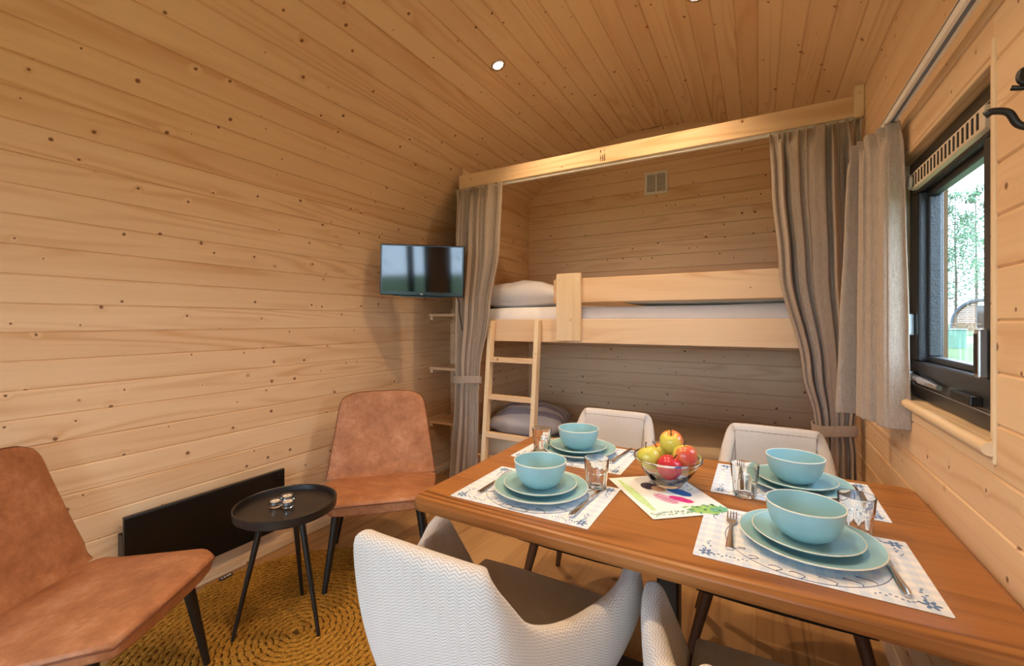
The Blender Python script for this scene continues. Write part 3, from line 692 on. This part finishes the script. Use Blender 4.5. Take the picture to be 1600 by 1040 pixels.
# ------------------------------------------------------------------ leather easy chairs
def tubes_leg(top, bot, r0, r1, seg=14): return MB().tube([top, tuple((a+b)/2 for a,b in zip(top,bot)), bot], [r0, (r0+r1)/2, r1], seg)
def easy_chair(loc, f, label, seed):
    rz = math.atan2(f[1], f[0])-PI/2; e = empty('easy_chair', (loc[0],loc[1],0), label, 'chair', rz, 'cognac leather easy chairs')
    rg = random.Random(seed)
    # seat
    N = 28; K = 24
    def seat_pt(u, v):      # u -1..1 across, v 0 rear ..1 front
        hw = .300-.055*v**1.3-.03*max(0,(v-.86)/.14)**2-.012*max(0,(.1-v)/.1); y = -.235+.505*v-.02*(abs(u)**4)*v
        return hw*u, y
    def ztop(u, v):
        z = .385+.055*v**1.2-.018*max(0,(v-.85)/.15)**2
        z -= .016*abs(u)**6 + .010*max(0,1-v/.18)**2
        z += .012*math.exp(-((v-.12)/.07)**2)*(math.sin(u*7+seed)*.5)
        return z
    m = MB(); top = []; bot = []
    for i in range(K+1):
        v = i/K; rt = []; rb = []
        for j in range(N+1):
            u = -1+2*j/N; x, y = seat_pt(u, v); zt = ztop(u, v); rt.append((x,y,zt)); 
            x2, y2 = seat_pt(u*.955, min(1, v)); rb.append((x2, y2-.012*v, zt-.062+.016*abs(u)**6))
        top.append(rt); bot.append(rb)
    a = m.grid(top); b = m.grid(bot); w = N+1
    per = [j for j in range(w)]+[i*w+N for i in range(1,K+1)]+[K*w+j for j in range(N-1,-1,-1)]+[i*w for i in range(K-1,0,-1)]
    for i in range(len(per)): p, q = per[i], per[(i+1)%len(per)]; m.f.append((a+p, a+q, b+q, b+p))
    s = m.build('seat', M['leather'], e, smooth=50, bevel=.012)
    edge = [Vector(top[i][N])+Vector((.002,0,-.008)) for i in range(1,K+1)]; 
    edge = [Vector(top[i][0])+Vector((-.001,0,-.010)) for i in range(1,K+1)]+[Vector(top[K][j])+Vector((0,.001,-.010)) for j in range(1,N)]+[Vector(top[i][N])+Vector((.001,0,-.010)) for i in range(K,0,-1)]
    MB().tube(edge, .0028, 6).build('seat_seam', M['seam'], s, smooth=60)
    # backrest
    def back(u, v, side):
        hw = .292-.062*v; 
        c = max(0, (v-.84)/.16); hw -= .055*(1-math.sqrt(max(0,1-c*c)))*1.0
        z = .375+.455*v - .012*abs(u)**4*v; y = -.205-.165*v+.03*v*v - (.018*(1-u*u))*math.sin(PI*min(1,v*1.1))
        fold = .010*math.exp(-((v-.10-.05*math.sin(u*4+seed))/.035)**2)
        thick = .052*(1-.25*v)
        if side: return (hw*u*.985, y-thick, z-.004)
        return (hw*u, y-fold-.010*abs(u)**8, z)
    m = MB(); ft = [[back(-1+2*j/N, i/K, 0) for j in range(N+1)] for i in range(K+1)]; bk = [[back(-1+2*j/N, i/K, 1) for j in range(N+1)] for i in range(K+1)]
    a = m.grid(ft); b = m.grid(bk)
    for i in range(len(per)): p, q = per[i], per[(i+1)%len(per)]; m.f.append((a+p, a+q, b+q, b+p))
    s = m.build('backrest', M['leather'], e, smooth=50, bevel=.010)
    edge = [Vector(ft[i][0])+Vector((-.001,-.006,0)) for i in range(0,K+1)]+[Vector(ft[K][j])+Vector((0,-.006,.001)) for j in range(1,N)]+[Vector(ft[i][N])+Vector((.001,-.006,0)) for i in range(K,-1,-1)]
    MB().tube(edge, .0028, 6).build('back_seam', M['seam'], s, smooth=60)
    for sx in (-1,1):
        tubes_leg((sx*.185,.165,.375), (sx*.235,.215,.0 if True else 0), .021, .011).build('leg', M['black'], e, smooth=50)
        tubes_leg((sx*.185,-.15,.34), (sx*.25,-.275,.0), .021, .011).build('leg', M['black'], e, smooth=50)
    MB().box(-.19,.19,-.15,.12,.318,.335).build('under_frame', M['black'], e, bevel=.004)
    return e
easy_chair((-1.69, 1.615), (.69,-.72), 'cognac leather easy chair against the wall beyond the black side table', 3)
easy_chair((-1.774, .512), (.83,.56), 'cognac leather easy chair at the left edge, nearest the photographer', 8)

# ------------------------------------------------------------------ side table with candles
sx, sy = -1.684, 1.10
tb = empty('side_table', (sx, sy, .011), 'round black tray-top side table on three thin legs', 'table')
MB().lathe([(0,.455),(.18,.455),(.190,.462),(.192,.492),(.188,.494),(.184,.490),(.181,.472),(0,.472)], 64).build('tray_top', M['blackwood'], tb, smooth=35)
for (lx, ly) in ((-1.764,.931),(-1.498,1.112),(-1.79,1.243)):
    dx, dy = lx-sx, ly-sy; tubes_leg((dx*.45,dy*.45,.456), (dx,dy,0), .013, .007).build('leg', M['black'], tb, smooth=50)
for cx, cy, lab in ((-1.720,1.075,'nearest-left tea light in a glass cup on the side table'),(-1.672,1.098,'right-hand tea light in a glass cup on the side table'),(-1.728,1.132,'rear tea light in a glass cup on the side table')):
    c = empty('tea_light', (cx, cy, .4832), lab, 'candle', group='tea lights')
    MB().lathe([(0,.0005),(.020,.0005),(.0235,.004),(.0235,.030),(.0215,.030),(.0205,.010),(0,.008)], 28).build('glass_cup', M['tumbler'], c, smooth=40)
    MB().lathe([(0,.0105),(.0195,.0105),(.0195,.024),(.0185,.024),(.0185,.0225),(0,.0225)], 24).build('tin', M['alu'], c, smooth=40)
    MB().lathe([(0,.0226),(.0183,.0226),(.0183,.0235),(0,.0236)], 24).build('wax', M['wax'], c)
    MB().tube([(0,0,.0236),(.001,0,.031)], .0008, 6).build('wick', M['ink'], c)

# ------------------------------------------------------------------ dining table
TX0, TX1, TY0, TY1, TZ = -.855, .400, .925, 1.705, .75
dt = empty('dining_table', (-.225, 1.32, 0), 'oiled oak dining table set for four against the window wall', 'table')
MB().prism(rrect(TX0+.225, TX1+.225, TY0-1.32, TY1-1.32, .035), TZ-.042, TZ).build('tabletop', M['table'], dt, bevel=.014, smooth=35)
MB().box(-.03,.03,-.03,.03,.03,TZ-.06).build('pedestal', M['black'], dt, bevel=.006)
MB().box(-.30,.30,-.22,.22,TZ-.06,TZ-.0425).build('top_plate', M['black'], dt)
MB().box(-.30,.30,-.26,.26,.0,.03).build('foot_plate', M['black'], dt, bevel=.006)

# ------------------------------------------------------------------ tub dining chairs
def tub_chair(loc, rz, label):
    e = empty('tub_chair', (loc[0],loc[1],0), label, 'chair', rz, 'woven tub dining chairs')
    if tub_chair.data is None:
        rim = [(0,-.285,.81),(.11,-.284,.81),(.168,-.272,.802),(.190,-.228,.745),(.206,-.15,.655),(.240,-.055,.615),(.288,.06,.615),(.313,.13,.633),(.318,.190,.648)]
        bot = [(0,-.19,.385),(.09,-.188,.385),(.145,-.178,.385),(.175,-.15,.385),(.195,-.10,.385),(.22,-.03,.385),(.245,.07,.385),(.256,.18,.385),(.256,.310,.385)]
        A = catmull(rim, 5); B = catmull(bot, 5)
        A = [Vector((-p.x,p.y,p.z)) for p in A[:0:-1]]+A; B = [Vector((-p.x,p.y,p.z)) for p in B[:0:-1]]+B
        n = len(A); rows = []; uvs = []; s = 0
        for i in range(n):
            if i: s += (A[i]-A[i-1]).length
            t = (A[min(i+1,n-1)]-A[max(i-1,0)]); t.z = 0; t.normalize(); nin = Vector((-t.y, t.x, 0))
            t2 = (B[min(i+1,n-1)]-B[max(i-1,0)]); t2.z = 0; t2.normalize(); nb_ = Vector((-t2.y, t2.x, 0))
            th = .046; row = []; uv = []
            H = A[i].z-B[i].z
            for k in range(7):
                q = k/6; p = B[i].lerp(A[i]-Vector((0,0,.014)), q); bul = .020*math.sin(PI*q); p = p - nb_.lerp(nin, q)*bul; row.append(p); uv.append((s, q*H))
            row.append(A[i]+nin*.010+Vector((0,0,-.003))); uv.append((s, H+.01))
            row.append(A[i]+nin*(th*.5)); uv.append((s, H+.025))
            row.append(A[i]+nin*(th-.010)+Vector((0,0,-.003))); uv.append((s, H+.04))
            for k in range(6):
                q = 1-k/5; p = (B[i]+nb_*th).lerp(A[i]+nin*th-Vector((0,0,.014)), q); row.append(p); uv.append((s, H+.05+(1-q)*H))
            rows.append(row); uvs.append(uv)
        m = MB(); m.grid(rows, close=True); w = len(rows[0])
        m.f.append(tuple(range(w))); m.f.append(tuple((n-1)*w+k for k in range(w))[::-1])
        me = m.mesh('shell', M['chair'], 60); ul = me.uv_layers.new(name='UVMap')
        flat = [q for r in uvs for q in r]
        for lp_ in me.loops: ul.data[lp_.index].uv = flat[lp_.vertex_index]
        # close the seam of v at the ring wrap: bottom faces are hidden under the seat
        seam = MB(); sp = [rows[i][10]+(rows[i][9]-rows[i][10])*.0+Vector((0,0,-.012)) for i in range(2, n-2)]
        seam.tube(sp, .0022, 5)
        inner = [rows[i][-1] for i in range(n)]
        poly = [(p.x*1.04, p.y) for p in inner]+[(.19,.312),(.10,.317),(0,.318),(-.10,.317),(-.19,.312)]
        seat = MB(); seat.prism(poly, .395, .465); sm_ = seat.mesh('seat', M['chair'], 40)
        ul = sm_.uv_layers.new(name='UVMap')
        for lp_ in sm_.loops: c = sm_.vertices[lp_.vertex_index].co; ul.data[lp_.index].uv = (c.x+c.z, c.y+c.z)
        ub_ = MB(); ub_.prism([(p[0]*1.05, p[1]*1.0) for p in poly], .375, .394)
        legs = []
        for sx in (-1,1):
            for (ty, by) in ((.20,.225),(-.10,-.215)): legs.append(tubes_leg((sx*.19,ty,.385),(sx*.285,by,0),.021,.012).mesh('leg', M['legwood'], 50))
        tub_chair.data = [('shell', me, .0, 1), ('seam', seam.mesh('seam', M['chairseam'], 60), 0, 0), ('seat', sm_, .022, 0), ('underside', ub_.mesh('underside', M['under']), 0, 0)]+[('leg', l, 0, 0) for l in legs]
    for nm, me, bv, sb in tub_chair.data:
        o = bpy.data.objects.new(nm, me); C.objects.link(o); o.parent = e
        if sb: q = o.modifiers.new('sub', 'SUBSURF'); q.levels = q.render_levels = sb
        if bv: q = o.modifiers.new('bev', 'BEVEL'); q.width = bv; q.segments = 3; q.limit_method = 'ANGLE'; q.angle_limit = math.radians(40)
    return e
tub_chair.data = None
tub_chair((-.565,.895), 0, 'light woven tub chair in the foreground beside the rug, back to the photographer')
tub_chair((.085,.85), 0, 'light woven tub chair nearest the window wall on the near side of the table')
tub_chair((-.605,1.83), PI, 'light woven tub chair at the far side of the table in front of the ladder')
tub_chair((.055,1.825), PI, 'light woven tub chair on the far side, in front of the window-end curtain')

# ------------------------------------------------------------------ place mats and crockery
pm = NT('check_placemat_print'); sp = pm.node('ShaderNodeSeparateXYZ', {0: pm.obj()}); bl = []
for k in (0, 1): bl.append(pm.math('GREATER_THAN', pm.math('FRACT', pm.math('MULTIPLY', sp.outputs[k], 32.)), .5))
ck = pm.math('MULTIPLY', pm.math('ADD', bl[0], bl[1]), .5); pm.p(Base_Color=pm.mix(ck, lin(236, 238, 242), lin(206, 220, 238)), Roughness=.55)
M['mat'] = pm.m
T = TZ+.0008
def flower(m, x, y, s, rg, sgn=(1,1)):
    """corner spray of small printed petals"""
    z0, z1 = .0011, .0013
    def petal(cx, cy, a, l, w):
        pts = []
        for k in range(8):
            q = 2*PI*k/8; px, py = l*math.cos(q), w*math.sin(q); pts.append((cx+px*math.cos(a)-py*math.sin(a), cy+px*math.sin(a)+py*math.cos(a)))
        m.prism(pts, z0, z1)
    for k in range(6): a = k*PI/3; petal(x+sgn[0]*.004+.007*math.cos(a)*s, y+sgn[1]*.004+.007*math.sin(a)*s, a, .0052*s, .0028*s)
    for k in range(9):
        d = .016+.006*k; petal(x+sgn[0]*(d*s), y+sgn[1]*(.002+rg.uniform(-.005,.008)), rg.uniform(0,3), .0034*s*(1-.06*k), .0016*s)
        if k < 6: petal(x+sgn[0]*(.002+rg.uniform(-.005,.008)), y+sgn[1]*(d*s), rg.uniform(0,3), .0034*s*(1-.06*k), .0016*s)
def placemat(cx, cy, label, seed, z=T):
    rg = random.Random(seed); e = empty('placemat', (cx, cy, z), label, 'placemat', group='printed placemats')
    MB().prism(rrect(-.202,.202,-.142,.142,.003,2), 0, .001).build('sheet', M['mat'], e)
    for sx in (-1,1):
        for sy in (-1,1): m = MB(); flower(m, sx*.182, sy*.122, 1.25, rg, (-sx,-sy)); o = m.build('floral_print', M['blueink'], e); o['kind'] = 'stuff'
    m = MB(); N = 60
    ell = [(.148*math.cos(2*PI*k/N), -.004+.133*math.sin(2*PI*k/N), .0012) for k in range(N+1)]; m.tube(ell, .0007, 4, caps=False)
    for k in range(7):
        a = math.radians(-150+k*19+rg.uniform(-4,4)); c, s = math.cos(a), math.sin(a)
        m.tube(catmull([(.146*c,-.004+.131*s,.0012),(.132*c+.006,.0-.004+.120*s,.0012),(.118*c+.014*s,-.004+.112*s,.0012),(.128*c+.02*s,-.002+.118*s,.0012)],4), .0008, 4)
    m.build('line_print', M['navyink'], e)
    return e
placemat(-.552, 1.122, 'blue check placemat at the near-left setting', 1)
placemat(-.585, 1.520, 'blue check placemat at the far-left setting', 2)
placemat(.081, 1.126, 'blue check placemat at the near-right setting', 3)
placemat(.081, 1.516, 'blue check placemat at the far-right setting', 4)
# picture sheet in the middle
an = math.atan2(1.105-1.324, -.224+.403)
cs = empty('picture_sheet', (-.230, 1.287, T+.0012), 'colourful illustrated sheet under the fruit bowl', 'placemat', an)
MB().prism(rrect(-.142,.142,-.111,.111,.002,2), 0, .001).build('sheet', plain('picture_paper', lin(238, 240, 240), .5), cs)
def blob(cx, cy, a, b, col, nm, rot=0., seed=0, jag=.0, z=.0011, n=22):
    rg = random.Random(seed); pts = []
    for k in range(n):
        q = 2*PI*k/n; r = 1+jag*rg.uniform(-1,1); px, py = a*r*math.cos(q), b*r*math.sin(q)
        pts.append((cx+px*math.cos(rot)-py*math.sin(rot), cy+px*math.sin(rot)+py*math.cos(rot)))
    MB().prism(pts, z, z+.0002).build(nm, plain('print_'+nm, col, .55, 0, .12, 120), cs)
blob(-.01,-.085,.110,.013, lin(190,222,160),'green_strip',0,1,.08)
blob(.115,.055,.026,.045, lin(150,198,112),'bush_print',0,2,.15)
blob(.122,.085,.018,.022, lin(110,180,150),'bush_shade_print',0,4,.25,.0014)
blob(-.060,-.018,.028,.024, lin(72,60,82),'hair_print',0,3,.05)
blob(-.035,-.002,.022,.018, lin(222,176,140),'face_print',.4,5,.03,.0014)
blob(.032,-.016,.040,.020, lin(236,190,206),'dress_print',.35,6,.05)
for k in range(6): blob(.006+.011*k,-.026+.004*k,.0016,.013, lin(196,64,130),'stripe_print',.25,7,0,.0015,8)
blob(.045,.022,.034,.015, lin(226,60,140),'pink_coat_print',.7,8,.08,.0014)
blob(-.005,.045,.038,.020, lin(44,100,172),'blue_trousers_print',.5,9,.06)
rg = random.Random(6)
for k in range(34):
    q = k/34; blob(.128-.02*rg.random(), -.10+.12*q, .004,.0025, lin(120,172,150),'leaf_print',rg.uniform(0,3),k,0,.0012,6)
for k in range(26):
    blob(.085+.05*rg.random(), .0+.10*rg.random(), .006,.0035, lin(*rg.choice(((120,184,120),(96,166,140),(168,206,110)))),'leaf_print',rg.uniform(0,3),k,.2,.0017,7)
for k in range(16): blob(-.13+.12*rg.random(), .06+.045*rg.random(), .006,.003, lin(*rg.choice(((176,196,214),(206,190,150),(150,186,150)))),'leaf_print',rg.uniform(0,3),k,.2,.0013,7)
blob(-.075,.02,.03,.012, lin(206,218,236),'sky_print',.3,31,.1,.00112)
# plates, bowls
def setting(cx, cy, where):
    e = MB().lathe([(0,.0),(.075,.0),(.080,.003),(.118,.012),(.1335,.019),(.1345,.0205)], 72)
    pl = empty('dinner_plate', (cx, cy, T+.0013), 'large teal dinner plate at the '+where, 'plate', group='dinner plates')
    MB().lathe([(0,.0),(.078,.0),(.083,.002),(.120,.011),(.134,.0185),(.133,.021),(.118,.0145),(.082,.006),(0,.005)], 72).build('plate_body', M['teal'], pl, smooth=50)
    MB().lathe([(.1325,.0195),(.1345,.0185),(.1352,.0202),(.1338,.0216),(.1325,.0210),(.1325,.0195)], 72).build('rim', M['rim'], pl, smooth=60)
    sp_ = empty('side_plate', (cx-.004, cy+.004, T+.0067), 'smaller teal plate stacked on the dinner plate at the '+where, 'plate', group='side plates')
    MB().lathe([(0,.0),(.058,.0),(.062,.003),(.092,.013),(.104,.0205),(.103,.0225),(.090,.016),(.062,.007),(0,.006)], 64).build('plate_body', M['teal'], sp_, smooth=50)
    MB().lathe([(.1025,.021),(.1042,.0203),(.105,.0218),(.1038,.0230),(.1025,.0224),(.1025,.021)], 64).build('rim', M['rim'], sp_, smooth=60)
    bo = empty('bowl', (cx-.006, cy+.008, T+.0129), 'teal bowl on top of the plates at the '+where, 'bowl', group='bowls')
    MB().lathe([(0,.0),(.034,.0),(.036,.002),(.052,.012),(.066,.032),(.073,.055),(.0755,.075),(.0735,.0755),(.0705,.056),(.063,.034),(.049,.016),(.032,.008),(0,.007)], 64).build('bowl_body', M['teal'], bo, smooth=60)
    MB().lathe([(.0735,.0745),(.0758,.0742),(.0762,.0762),(.0748,.0772),(.0733,.0765),(.0735,.0745)], 64).build('rim', M['rim'], bo, smooth=60)
setting(-.545, 1.132, 'near-left place')
setting(-.585, 1.545, 'far-left place')
setting(.100, 1.540, 'far-right place')
setting(.095, 1.150, 'near-right place')
def fork(x, y, rz, where):
    f = empty('fork', (x, y, T+.0013), 'steel fork beside the plates at the '+where, 'fork', rz, 'forks')
    MB().tube([(0,-.095,.003),(0,-.06,.004),(0,0,.006),(0,.035,.004)], [.008,.0075,.004,.0042], 10, flat=.35).build('fork_handle', M['steel'], f, smooth=60)
    MB().prism([(-.005,.03),(.005,.03),(.0115,.045),(.0115,.06),(-.0115,.06),(-.0115,.045)], .003, .0055).build('fork_head', M['steel'], f, bevel=.0008)
    for k in range(4):
        xx = -.0098+k*.0065; MB().tube([(xx,.058,.0042),(xx,.08,.0055),(xx,.098,.008)], [.0018,.0017,.0011], 6).build('tine', M['steel'], f, smooth=60)
def knife(x, y, rz, where):
    f = empty('knife', (x, y, T+.0013), 'steel table knife beside the plates at the '+where, 'knife', rz, 'knives')
    MB().tube([(0,-.105,.005),(0,-.09,.006),(0,-.05,.0055),(0,-.005,.005)], [.006,.0088,.0072,.0055], 12, flat=.5).build('knife_handle', M['steel'], f, smooth=60)
    MB().prism([(-.005,-.006),(.006,-.006),(.0075,.03),(.0065,.08),(.001,.105),(-.004,.09),(-.0055,.04)], .0035, .0052).build('blade', M['steel'], f, bevel=.0007)
fork(-.056, 1.135, math.radians(1), 'near-right place'); knife(.226, 1.118, math.radians(2), 'near-right place')
fork(-.693, 1.125, math.radians(1), 'near-left place'); knife(-.402, 1.12, math.radians(-3), 'near-left place')
fork(-.735, 1.53, math.radians(2), 'far-left place'); knife(-.432, 1.575, math.radians(-5), 'far-left place')
fork(-.052, 1.535, 0, 'far-right place'); knife(.243, 1.52, 0, 'far-right place')
def tumbler(x, y, where):
    g = empty('tumbler', (x, y, T+.0013), 'clear fluted glass tumbler at the '+where, 'glass', group='glass tumblers')
    seg = 40; vs = []; m = MB()
    prof = [(0,.0),(.026,.0),(.028,.003),(.0315,.045),(.0335,.052),(.034,.056),(.0365,.088),(.0362,.0895),(.0345,.0895),(.0322,.058),(.029,.045),(.0265,.012),(0,.010)]
    rows = []
    for i, (r, zz) in enumerate(prof):
        row = []
        for k in range(seg):
            a = 2*PI*k/seg; fl_ = 1.
            if 2 <= i <= 3: fl_ = 1+.035*math.cos(10*a)
            row.append((r*fl_*math.cos(a), r*fl_*math.sin(a), zz))
        rows.append(row)
    m.grid(rows, close=True); m.build('glass_body', M['tumbler'], g, smooth=50)
thin_rim = thin_glass('glass_rim', (.86, .92, .93, 1), 1.7)
tumbler(-.706, 1.475, 'far-left place'); tumbler(-.413, 1.232, 'near-left place'); tumbler(-.034, 1.385, 'far-right place'); tumbler(.196, 1.262, 'near-right place')
# fruit bowl and apples
fb = empty('fruit_bowl', (-.237, 1.365, T+.0024), 'clear glass bowl filled with apples in the middle of the table', 'bowl')
MB().lathe([(0,.002),(.036,.002),(.038,.0),(.042,.002),(.043,.006),(.058,.022),(.080,.052),(.092,.074),(.0985,.079),(.0985,.085),(.0955,.085),(.0895,.076),(.076,.053),(.054,.026),(.036,.012),(0,.011)], 56).build('glass_body', M['tumbler'], fb, smooth=50)
def applemat(name, a, b, c, bias):
    t = NT(name); co = t.obj(); nz = t.noise(co, 14., 3.); st = t.noise(t.vmath('MULTIPLY', co, (1,1,.15)), 130., 2.)
    sx_ = t.node('ShaderNodeSeparateXYZ', {0: co}).outputs[0]
    f = t.math('ADD', t.math('MULTIPLY_ADD', sx_, 9., bias), t.math('ADD', t.math('MULTIPLY', nz, .6), t.math('MULTIPLY', st, .35)))
    t.p(Base_Color=t.ramp(f, [(.35, a), (.6, b), (.85, c)]), Roughness=.25); return t.m
yl, orr, rd = lin(206, 196, 84), lin(222, 140, 62), lin(196, 48, 62)
am = [applemat('apple_skin_yellow', yl, yl, orr, -.15), applemat('apple_skin_orange', yl, orr, rd, .05), applemat('apple_skin_red', orr, rd, rd, .2), applemat('apple_skin_mixed', yl, lin(216,120,70), rd, .0)]
apples = [(-.050,-.022,.078,0,.3,'yellow green apple at the left of the fruit bowl'),(.006,.030,.120,1,1.2,'orange red apple on top of the pile'),(.050,-.006,.092,3,-.6,'yellow and pink apple at the right of the fruit bowl'),
          (.012,-.046,.066,2,-1.5,'pink red apple at the front of the fruit bowl'),(-.030,.045,.072,1,2.,'apple at the rear left of the fruit bowl'),(.042,.050,.066,3,2.8,'apple at the rear right of the fruit bowl'),(-.004,.002,.045,0,.9,'apple at the bottom of the fruit bowl')]
for (ax, ay, az, k, ro, lab) in apples:
    rr = .036 if az > .05 else .033
    e = empty('apple', (-.237+ax, 1.365+ay, T+.0024+az), lab, 'apple', ro, 'apples'); e.rotation_euler = (random.uniform(-.5,.5), random.uniform(-.5,.5), ro)
    MB().lathe([(0,-.80*rr),(.25*rr,-.90*rr),(.62*rr,-.78*rr),(.92*rr,-.30*rr),(1.0*rr,.12*rr),(.88*rr,.58*rr),(.58*rr,.84*rr),(.28*rr,.86*rr),(.10*rr,.72*rr),(0,.62*rr)], 24).build('apple_flesh', am[k], e, smooth=180, sub=1)
    MB().tube([(0,0,.6*rr),(.003,0,.95*rr),(.008,.002,1.25*rr)], [.0016,.0014,.002], 6).build('stem', M['ink'], e, smooth=60)
